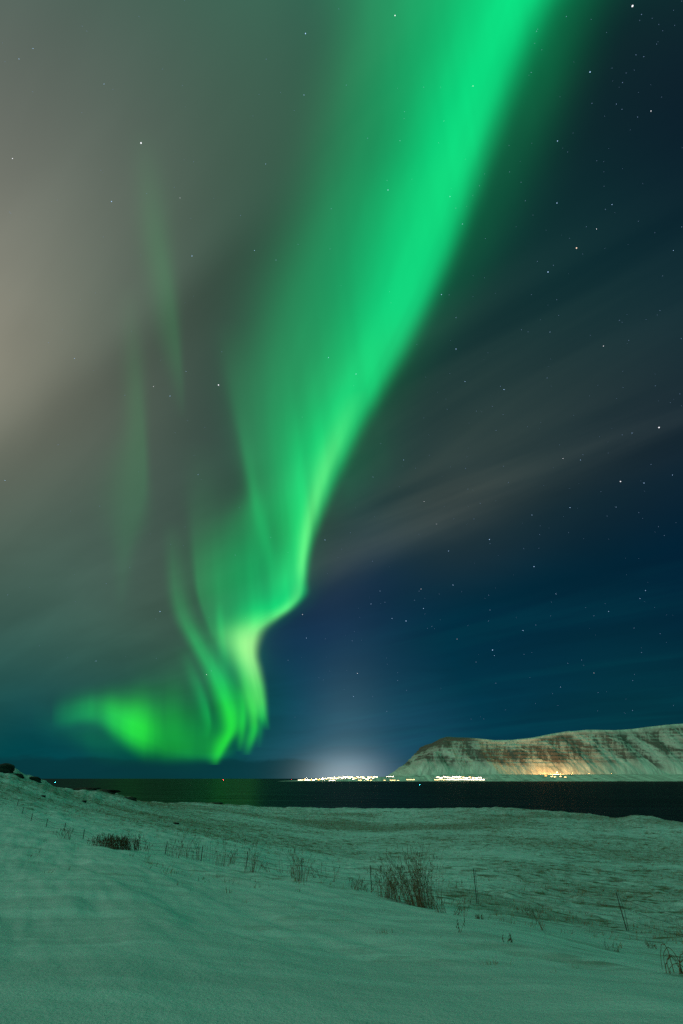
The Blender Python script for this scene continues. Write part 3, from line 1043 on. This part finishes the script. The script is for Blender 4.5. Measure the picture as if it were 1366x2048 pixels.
G_FENCE = 'weeds along the fence line'
weed('willow_shrub', 838, 1814, 110, 62, 135, 'tallest dark bushy clump of arching stems on the snow bank', 'shrub', None, seed=1, branch=2, lean=Vector((-.22, .05, 0)), bend=.45, leaves=2, head_name='foliage')
weed('willow_shrub', 778, 1797, 62, 46, 60, 'lower tangle of dark stems joining the left of the tallest clump', 'shrub', None, seed=2, branch=2, bend=.5, lean=Vector((.1, 0, 0)), leaves=1, head_name='foliage')
weed('low_bush', 245, 1699, 30, 66, 150, 'low dense reddish brown bush, the fullest on the left of the bank', 'bush', None, mat=RUST, seed=3, branch=2, bend=.4, leaves=3, head_name='foliage')
weed('low_bush', 206, 1693, 26, 36, 50, 'small reddish brown bush touching the left side of the dense low bush', 'bush', None, mat=RUST, seed=4, branch=2, bend=.5, leaves=2, head_name='foliage')
weed('weed', 135, 1678, 24, 26, 16, 'small dark weed clump, leftmost on the fence line below the hill', 'weed', G_FENCE, seed=5)
weed('weed', 288, 1702, 18, 20, 10, 'small dark weed clump just right of the dense reddish bush', 'weed', G_FENCE, seed=6)
weed('weed', 345, 1714, 36, 26, 13, 'open clump of upright stalks, left one of the pair right of the reddish bush', 'weed', G_FENCE, seed=7)
weed('weed', 385, 1718, 44, 58, 34, 'broad open clump of upright stalks, right one of the pair beyond the reddish bush', 'weed', G_FENCE, seed=8)
weed('weed', 440, 1732, 52, 24, 15, 'tall narrow weed with a loose plume midway along the bank edge', 'weed', G_FENCE, seed=9)
weed('weed', 463, 1728, 28, 20, 16, 'short dense weed at the right foot of a tall narrow plume', 'weed', G_FENCE, seed=10)
weed('weed', 503, 1744, 60, 22, 20, 'tall single stalked weed with a bushy dark foot in mid bank', 'weed', G_FENCE, seed=11)
weed('weed', 536, 1744, 24, 16, 8, 'low weed bending to the left beside the bushy footed stalk', 'weed', G_FENCE, seed=12, lean=Vector((-.6, 0, 0)))
weed('weed', 563, 1746, 56, 12, 3, 'lone long curved stalk leaning left between two weed clumps', 'weed', G_FENCE, seed=13, lean=Vector((-.25, 0, 0)), bend=.5)
weed('weed', 586, 1756, 34, 12, 9, 'short upright weed beside the thick dark weed column', 'weed', G_FENCE, seed=14)
weed('weed', 601, 1762, 70, 24, 24, 'thick dark weed column, tallest left of the big clump', 'weed', G_FENCE, seed=15)
weed('weed', 634, 1756, 28, 28, 15, 'leaning dark weed on the right of the thick dark column', 'weed', G_FENCE, seed=16, lean=Vector((-.5, 0, 0)))
weed('weed', 663, 1762, 40, 12, 5, 'thin pale weed stalks halfway to the left fence post', 'weed', G_FENCE, seed=17)
weed('weed', 714, 1780, 28, 40, 26, 'arching grass tussock just left of the small fence post', 'weed', G_FENCE, seed=18, bend=.7)
weed('weed', 738, 1784, 18, 16, 8, 'small tussock at the foot of the leftmost standing fence post', 'weed', G_FENCE, seed=19)
weed('weed', 884, 1826, 40, 22, 16, 'dark drooping weed just right of the tallest clump', 'weed', G_FENCE, seed=20, lean=Vector((-.25, 0, 0)), bend=.5)
weed('weed', 908, 1830, 26, 30, 6, 'weed with one long stem bent over to the right', 'weed', G_FENCE, seed=21, lean=Vector((.9, 0, 0)), bend=.3)
weed('sapling', 927, 1833, 66, 14, 5, 'leafless forked sapling standing left of the middle fence post', 'sapling', None, seed=22, branch=5)
weed('weed', 921, 1864, 30, 8, 3, 'two short bare stalks below the leafless sapling', 'weed', None, seed=23, branch=0)
weed('weed', 957, 1838, 10, 14, 12, 'small dark tuft under the middle fence post', 'tuft', None, seed=24)
weed('weed', 1090, 1862, 46, 22, 7, 'spindly weed alone on the slope between the right two posts', 'weed', None, seed=25, lean=Vector((-.25, 0, 0)))
weed('weed', 1063, 1832, 22, 34, 20, 'dark weedy patch on the slope between the middle and right posts', 'weed', None, seed=26, bend=.7)
weed('weed', 1012, 1884, 22, 10, 4, 'tiny stalk on the bank below the dark weedy patch', 'weed', None, seed=27)
weed('weed', 1226, 1902, 20, 30, 7, 'bent over stalks on the snow below the right fence post', 'weed', None, seed=28, bend=1.0, lean=Vector((.5, 0, 0)))
weed('weed', 1366, 1872, 44, 14, 4, 'weed with dark seed heads above the bramble at the right edge', 'weed', None, seed=29, lean=Vector((-.5, 0, 0)), branch=3)
weed('weed', 1312, 1898, 20, 34, 12, 'low dark weed lying left of the bramble at the right edge', 'weed', None, seed=30, lean=Vector((-.6, 0, 0)), bend=.6)
# looping bramble on the right edge
loc, r = ground_at(1352, 1948)
k = px_size(loc)
rnd = random.Random(5)
s = Sticks()
lf = Sticks()
for q in range(11):
    w = rnd.uniform(14, 44) * k
    h = rnd.uniform(22, 56) * k
    x0 = rnd.uniform(-18, 22) * k
    sg = rnd.choice((-1, 1))
    pts = [Vector((x0 + sg * w * (1 - math.cos(t * math.pi)) * .5, .15 * w * math.sin(t * 3 + q) + rnd.uniform(-.02, .02), -.05 + h * math.sin(t * math.pi) ** .8)) for t in np.linspace(0, rnd.uniform(.55, 1.0), 12)]
    s.tube(pts, .007, .004)
    for e in range(q % 2):
        p = pts[rnd.randint(3, len(pts) - 1)]
        lf.leaf(p, Vector((rnd.uniform(-1, 1), rnd.uniform(-1, 1), rnd.uniform(-.5, .8))).normalized(), .05, .012)
root = empty('bramble', loc)
link('stem_clumps', s.mesh('stems'), STEM, root)
link('foliage', lf.mesh('leaves'), STEM, root)
tag(root, 'tangled bramble of looping stems at the right edge of the frame', 'bramble')

# little tufts poking out of the smooth snow
G_T = 'little tufts in the smooth snow'
T_SHARED = 'few short grass tips poking through the smooth snow'
for px, py, h, w, n, lb in [
        (985, 1930, 20, 34, 24, 'densest comb of grass tips low on the right of the bank'), (770, 1868, 18, 34, 18, None), (876, 1876, 12, 12, 8, None), (675, 1846, 12, 16, 7, None), (356, 1770, 12, 14, 7, None),
        (383, 1782, 8, 16, 6, None), (455, 1786, 16, 16, 9, None), (490, 1806, 12, 20, 6, None), (585, 1818, 12, 6, 4, None), (622, 1826, 8, 18, 7, None), (214, 1733, 5, 14, 6, None), (280, 1762, 7, 14, 6, None),
        (105, 1725, 6, 16, 7, None), (715, 1880, 6, 8, 4, None), (748, 1859, 10, 10, 5, None), (1152, 1938, 18, 16, 7, None), (1105, 1945, 22, 18, 6, None), (1262, 1932, 9, 16, 8, None), (1285, 1950, 12, 26, 9, None), (1160, 1920, 12, 14, 5, None),
        (430, 1755, 12, 30, 10, None), (330, 1750, 10, 26, 8, None), (690, 1815, 8, 26, 9, None), (780, 1822, 8, 26, 9, None), (935, 1870, 10, 22, 8, None), (990, 1850, 8, 18, 8, None), (1040, 1900, 10, 12, 5, None), (1210, 1960, 12, 14, 5, None)]:
    weed('grass_tuft', px, py, h, w, n, lb or T_SHARED, 'tuft', G_T, seed=50, branch=0, heads=False, bend=.25, mat=STRAW)
for px, py, h, w, n, lb in [
        (40, 1710, 6, 60, 40, 'long dark strip of bare grass in the snow at the left edge'), (15, 1696, 5, 30, 18, 'short dark strip of bare grass touching the left edge'), (120, 1752, 4, 50, 24, 'thin dark strip of grass lower on the left bank')]:
    weed('grass_tuft', px, py, h, w, n, lb, 'tuft', None, seed=60, branch=0, heads=False, bend=.8, lean=Vector((.6, 0, 0)))

# dead grass of the field: nobody could count it
rnd = np.random.default_rng(4)
N0 = 110000
az = rnd.uniform(-.72, .72, N0)
r = np.sqrt(rnd.uniform(21 ** 2, 225 ** 2, N0))
ok = r < r_edge(az) - 1
az, r = az[ok], r[ok]
x, y = r * np.sin(az), r * np.cos(az)
z, cov, _ = ground(az, r)
dens = np.clip(cov * 1.1 + fbm(x * .35, y * .5, 91, 3) * .9 + fbm(x * .05, y * .10, 95, 3) * .5 - .22, 0, 1)
keep = rnd.random(len(r)) < dens * .9
x, y, z, r = x[keep], y[keep], z[keep], r[keep]
nb = len(x)
K = 4
bx = np.repeat(x, K) + rnd.normal(0, .10, nb * K)
by = np.repeat(y, K) + rnd.normal(0, .10, nb * K)
bz = np.repeat(z, K) + CAMZ - .03
hh = rnd.uniform(.08, .26, nb * K)
wd = .010 + np.repeat(r, K) * .00012
ang_ = rnd.uniform(0, math.pi, nb * K)
lx, ly = rnd.normal(.25, .35, nb * K) * hh, rnd.normal(0, .3, nb * K) * hh
V = np.stack([np.stack([bx - wd * np.cos(ang_), by - wd * np.sin(ang_), bz], -1), np.stack([bx + wd * np.cos(ang_), by + wd * np.sin(ang_), bz], -1), np.stack([bx + lx, by + ly, bz + hh], -1)], 1)
me = bpy.data.meshes.new('grass')
me.vertices.add(nb * K * 3)
me.vertices.foreach_set('co', V.reshape(-1).astype(np.float32))
me.loops.add(nb * K * 3)
me.polygons.add(nb * K)
me.loops.foreach_set('vertex_index', np.arange(nb * K * 3, dtype=np.int32))
me.polygons.foreach_set('loop_start', np.arange(0, nb * K * 3, 3, dtype=np.int32))
me.update(calc_edges=True)
tag(link('grass', me, STRAW), 'dead grass poking through the snow all over the field', 'grass', kind='stuff')

# ------------------------------------------------------------------ fence
WOOD = plain('weathered_post', (.055, .048, .040), .9, .35, 6.0)
WIRE = plain('fence_wire', (.06, .055, .05), .6, .2, 6.0)
line_px = [(1640, 1960, 60), (1254, 1862, 58), (954, 1808, 53), (743, 1779, 37), (604, 1756, 30), (492, 1738, 27), (402, 1722, 24), (330, 1710, 21), (268, 1698, 19), (214, 1688, 17),
           (166, 1678, 15), (128, 1664, 14), (92, 1654, 13), (62, 1642, 12), (44, 1628, 11), (34, 1612, 10)]
posts = []
fence = None
for i, (px, py, hp) in enumerate(line_px):
    loc, r = ground_at(px, py)
    h = hp * px_size(loc) / CT * .97
    if fence is None:
        fence = empty('fence', loc)
        tag(fence, 'wire fence of thin leaning posts running along the snow bank', 'fence')
    base = loc - fence.location
    lean = Vector({1: (-.10, 0, 1), 2: (.0, 0, 1)}.get(i, (random.uniform(-.06, .06), 0, 1))).normalized()
    rad = .025
    bmq = bmesh.new()
    bmesh.ops.create_cone(bmq, cap_ends=True, segments=8, radius1=rad, radius2=rad * .85, depth=h + .3)
    bmesh.ops.translate(bmq, verts=bmq.verts, vec=(0, 0, (h - .3) / 2))
    for v_ in bmq.verts:
        v_.co += Vector((random.uniform(-.004, .004), random.uniform(-.004, .004), 0))
    mq = bpy.data.meshes.new('post')
    bmq.to_mesh(mq)
    bmq.free()
    po = link('post', mq, WOOD, fence)
    po.location = base
    po.rotation_euler = lean.to_track_quat('Z', 'Y').to_euler()
    posts.append((base, lean, h))
    if i in (1, 2):      # the thinner stake that stands tight beside
        s = Sticks()
        s.tube([Vector((.09, .03, -.2)), Vector((.09, .03, h * .5)) + lean * .02, Vector((.09, .03, 0)) + lean * h * .97], .014, .012)
        st = link('stake', s.mesh('stake'), WOOD, fence)
        st.location = base
for lev in (.35, .62, .86):
    s = Sticks()
    for (b0, l0, h0), (b1, l1, h1_) in zip(posts[:-1], posts[1:]):
        p, q = b0 + l0 * h0 * lev, b1 + l1 * h1_ * lev
        s.tube([p.lerp(q, t) - Vector((0, 0, .12 * math.sin(math.pi * t))) for t in np.linspace(0, 1, 7)], .0065, .0065)
    link('wire', s.mesh('wire'), WIRE, fence)

# ------------------------------------------------------------------ rocks
ROCK = plain('dark_lava_rock', (.022, .019, .016), .95, .5, .8)


def rock(px, py, wpx, hpx, label, seed, group=None, depth=1.0):
    loc, r = ground_at(px, py)
    k = px_size(loc)
    bmq = bmesh.new()
    bmesh.ops.create_icosphere(bmq, subdivisions=4, radius=1.0)
    rs_ = np.random.default_rng(seed)
    off = rs_.uniform(0, 50, 3)
    for v_ in bmq.verts:
        p = np.array(v_.co)
        nz = float(fbm(np.array([p[0] * 1.4 + off[0] + p[2] * .8]), np.array([p[1] * 1.4 + off[1] + p[2] * 1.7]), seed, 4))
        v_.co *= 1 + .55 * nz
        if v_.co.z > .75:
            v_.co.z = .75 + (v_.co.z - .75) * .4
    bmesh.ops.scale(bmq, verts=bmq.verts, vec=(wpx * k / 2, wpx * k / 2 * depth, hpx * k))
    mq = bpy.data.meshes.new('rock')
    bmq.to_mesh(mq)
    bmq.free()
    o = link('rock', mq, ROCK)
    o.location = loc - Vector((0, 0, hpx * k * .2))
    tag(o, label, 'rock', group)
    return o


G_R = 'dark rocks on the snowy hill'
rock(4, 1543, 46, 20, 'biggest black rock outcrop on top of the hill at the left edge', 3, G_R)
rock(36, 1552, 26, 8, 'black rock ledge just right of the summit outcrop', 4, G_R)
rock(66, 1560, 30, 9, 'black rock jutting from the right end of the hilltop', 5, G_R)
rock(86, 1594, 10, 5, 'small dark boulder alone on the snowy hillside', 6, G_R)
rock(168, 1604, 9, 4, 'small dark boulder lower on the hillside to the right', 7, G_R)
rock(172, 1578, 50, 4, 'long flat black ledge on the skyline right of the hill', 8, G_R)
rock(214, 1583, 40, 5, 'dark broken ledge stepping down to the sea', 9, G_R)
rock(258, 1598, 30, 5, 'dark ledge at the bottom of the skyline slope by the water', 10, G_R)
rock(352, 1647, 14, 2, 'flat dark stones beside the white patch in the field', 11, G_R)
rock(430, 1606, 30, 3, 'low dark hummock on the shore edge under the aurora', 12, G_R)

# ------------------------------------------------------------------ the far town
def house_mesh(kind, L, Wd, Hh, glow):
    bmq = bmesh.new()
    l, w = L / 2, Wd / 2
    v_ = [bmq.verts.new(c) for c in [(-l, -w, -3), (l, -w, -3), (l, w, -3), (-l, w, -3), (-l, -w, Hh), (l, -w, Hh), (l, w, Hh), (-l, w, Hh), (-l, 0, Hh + Wd * .35), (l, 0, Hh + Wd * .35)]]
    for f in [(0, 1, 5, 4), (2, 3, 7, 6), (1, 2, 6, 9, 5), (3, 0, 4, 8, 7)]:
        bmq.faces.new([v_[i] for i in f]).material_index = 0
    for f in [(4, 5, 9, 8), (6, 7, 8, 9)]:
        bmq.faces.new([v_[i] for i in f]).material_index = 1
    n = max(2, int(L / 4))
    for row in range(max(1, int(Hh / 3))):
        z0 = row * 3 + .7
        for k in range(n):
            x0 = -l + (k + .2) * L / n
            x1 = x0 + .6 * L / n
            q = [bmq.verts.new((x0, -w - .05, z0)), bmq.verts.new((x1, -w - .05, z0)), bmq.verts.new((x1, -w - .05, z0 + 1.5)), bmq.verts.new((x0, -w - .05, z0 + 1.5))]
            bmq.faces.new(q).material_index = 2
    mq = bpy.data.meshes.new(kind)
    bmq.to_mesh(mq)
    bmq.free()
    for m_ in (WALL, ROOF, glow):
        mq.materials.append(m_)
    return mq


WALL = plain('house_wall', (.55, .53, .5), .8, .2, .2)
ROOF = plain('house_roof', (.35, .36, .38), .8, .2, .2)
G_WHITE = glow_mat('window_light_white', (1.0, .84, .58), 16.0)
G_WARM = glow_mat('window_light_warm', (1.0, .64, .24), 12.0)
G_ORANGE = glow_mat('lamp_light_orange', (1.0, .42, .08), 12.0)
L_WHITE = glow_mat('lamp_white', (1.0, .86, .62), 90.0)
L_AMBER = glow_mat('lamp_amber', (1.0, .50, .14), 90.0)
L_FLOOD = glow_mat('lamp_flood', (1.0, .50, .14), 130.0)
L_RED = glow_mat('lamp_red', (1.0, .03, .05), 60.0)
L_CYAN = glow_mat('lamp_cyan', (.05, .75, .85), 70.0)
H_W = house_mesh('house', 26, 11, 8, G_WHITE)
H_A = house_mesh('house', 22, 10, 7, G_WARM)
H_O = house_mesh('house', 24, 10, 7, G_ORANGE)
HALL_W = house_mesh('quay_hall', 60, 18, 9, G_WHITE)
HALL_A = house_mesh('quay_hall', 50, 18, 8, G_WARM)
rnd = random.Random(12)


def put(mesh, name, px, dist, label, cat, group, s=1.0):
    x, y = far_point(px, dist)
    o = bpy.data.objects.new(name, mesh)
    COL.objects.link(o)
    o.location = (x, y, land_z(x, y))
    o.rotation_euler.z = rnd.uniform(-.3, .3) - math.atan2(x, y)
    o.scale = (s, s, s)
    tag(o, label, cat, group)
    return o


TOWN = 'lit houses of the town across the fjord'
for px in np.arange(598, 754, 3.1):
    d_ = rnd.uniform(6380, 6720)
    om = H_O if 620 < px < 642 and rnd.random() < .6 else (H_A if rnd.random() < .3 else H_W)
    put(om, 'house', float(px) + rnd.uniform(-1, 1), d_, 'tiny lit house in the dense glowing town row across the water', 'house', TOWN, rnd.uniform(.8, 1.25))
for px in (660, 664, 668):
    put(H_W, 'house', px, 6230, 'white lit building at the waterline in front of the glowing town', 'house', TOWN, 1.0)
for px in (718, 722, 736, 742, 769, 782, 785, 789, 796):
    put(H_A, 'house', px, 6260, 'tiny warm lit house near the waterline right of the town', 'house', TOWN, .9)
for px in (775, 779, 783, 786):
    put(H_W, 'house', px, 6900, 'tiny white lit house on the rise right of the town', 'house', TOWN, .9)
for px in (815, 818, 822, 827):
    put(H_A, 'house', px, 6330, 'tiny warm lit house alone between the town and the quay', 'house', TOWN, 1.0)
QUAY = 'lit halls along the quay under the mountain'
for k, px in enumerate(np.arange(873, 968, 7.6)):
    put(HALL_A if k < 3 else HALL_W, 'quay_hall', float(px), 6270 + rnd.uniform(-15, 15), 'long floodlit hall in the row on the quay under the mountain', 'hall', QUAY, 1.0)
for px in np.arange(876, 962, 6.4):
    put(rnd.choice((H_W, H_A, H_W)), 'house', float(px), 6420 + rnd.uniform(-40, 60), 'tiny lit house behind the quay halls under the mountain', 'house', QUAY, rnd.uniform(.9, 1.3))

POLE = plain('lamp_pole', (.2, .2, .2), .5, .1)


def lamp(name, px, dist, h, rad, glow, label, cat='lamp', group=None, watts=0, colr=(1, .9, .75), sea=False):
    x, y = far_point(px, dist)
    z = 0 if sea else land_z(x, y)
    root = empty(name, (x, y, z))
    s = Sticks()
    s.tube([Vector((0, 0, -2)), Vector((0, 0, h * .5)), Vector((0, 0, h))], .18, .12)
    link('pole', s.mesh('pole'), POLE, root)
    bmq = bmesh.new()
    bmesh.ops.create_icosphere(bmq, subdivisions=2, radius=rad)
    bmesh.ops.scale(bmq, verts=bmq.verts, vec=(1, 1, .7))
    mq = bpy.data.meshes.new('lamp_head')
    bmq.to_mesh(mq)
    bmq.free()
    hd = link('lamp_head', mq, glow, root, smooth=True)
    hd.location = (0, 0, h)
    if watts:
        ld = bpy.data.lights.new('lamp_light', 'SPOT')
        ld.spot_size = R(165)
        ld.spot_blend = .6
        ld.energy = watts
        ld.color = colr
        ld.shadow_soft_size = rad
        lo = bpy.data.objects.new('lamp_light', ld)
        COL.objects.link(lo)
        lo.parent = root
        lo.location = (0, rad * 1.5, h)
        lo.rotation_euler = (R(72), 0, 0)          # the lamp faces the land, away from the water
    tag(root, label, cat, group)
    return root


G_L = 'street lamps across the fjord'
for k, px in enumerate(np.arange(601, 750, 7.5)):
    lamp('street_lamp', float(px), rnd.uniform(6360, 6640), 11, 1.1, L_AMBER if k % 3 == 1 else L_WHITE, 'tiny street lamp shining in the glowing town row across the water', 'street lamp', G_L)
for k, px in enumerate(np.arange(874, 966, 9.0)):
    lamp('street_lamp', float(px), 6330 + rnd.uniform(-20, 40), 14, 1.2, L_AMBER if k < 4 else L_WHITE, 'tiny street lamp shining over the quay under the mountain', 'street lamp', G_L, watts=160000 if k % 3 == 1 else 0)
for k, px in enumerate((612, 645, 690, 725)):
    lamp('street_lamp', px, 6420, 22, 1.3, L_WHITE, 'taller bright mast lamp in the town row', 'street lamp', G_L, watts=160000)
lamp('flood_lamp', 1116, 6700, 22, 3.4, L_FLOOD, 'brightest orange white floodlight alone at the foot of the mountain', 'floodlight', None, watts=12000000, colr=(1, .50, .16))
for px, d_ in ((1092, 6560), (1104, 6520), (1110, 6500), (1122, 6520), (1131, 6480)):
    put(H_A if px > 1100 else H_O, 'house', px, d_, 'tiny lit farm building beside the bright orange floodlight', 'house', 'farm buildings by the floodlight', 1.0)
lamp('street_lamp', 1146, 6780, 12, .9, L_AMBER, 'small dim orange lamp just right of the bright floodlight', 'street lamp', None, watts=150000, colr=(1, .5, .2))
lamp('street_lamp', 1180, 6800, 12, .7, L_AMBER, 'small orange lamp lighting the snow strip right of the floodlight', 'street lamp', None, watts=450000, colr=(1, .5, .2))
lamp('street_lamp', 1226, 6835, 9, .5, L_AMBER, 'faintest orange lamp farthest to the right on the mountain foot', 'street lamp', None, watts=60000, colr=(1, .5, .2))
lamp('beacon', 583, 6500, 14, 1.1, L_RED, 'tiny red beacon light at the left end of the far shore', 'beacon')


def sea_light(px, py, glow, label):  # floating cone added to hold a dot of light over the water
    d = ray(px, py)
    dist = CAMZ / max(-d[2] / d[1], .0024)
    x = d[0] / d[1] * dist
    root = empty('sea_light', (x, dist, 0))
    bmq = bmesh.new()
    bmesh.ops.create_cone(bmq, cap_ends=True, segments=16, radius1=1.2, radius2=.5, depth=2.4)
    bmesh.ops.translate(bmq, verts=bmq.verts, vec=(0, 0, .9))
    mq = bpy.data.meshes.new('float')
    bmq.to_mesh(mq)
    bmq.free()
    link('float', mq, POLE, root)
    bmq = bmesh.new()
    bmesh.ops.create_icosphere(bmq, subdivisions=2, radius=dist * .00022)
    mq = bpy.data.meshes.new('lamp')
    bmq.to_mesh(mq)
    bmq.free()
    l_ = link('lamp', mq, glow, root)
    l_.location = (0, 0, 2.3)
    tag(root, label, 'sea_light')


sea_light(840, 1570, L_CYAN, 'tiny cyan light on the dark water left of the quay')
sea_light(110, 1565, L_CYAN, 'tiny pale cyan light on the sea beside the hill at left')
sea_light(447, 1559, L_RED, 'tiny red light on the sea horizon under the aurora')
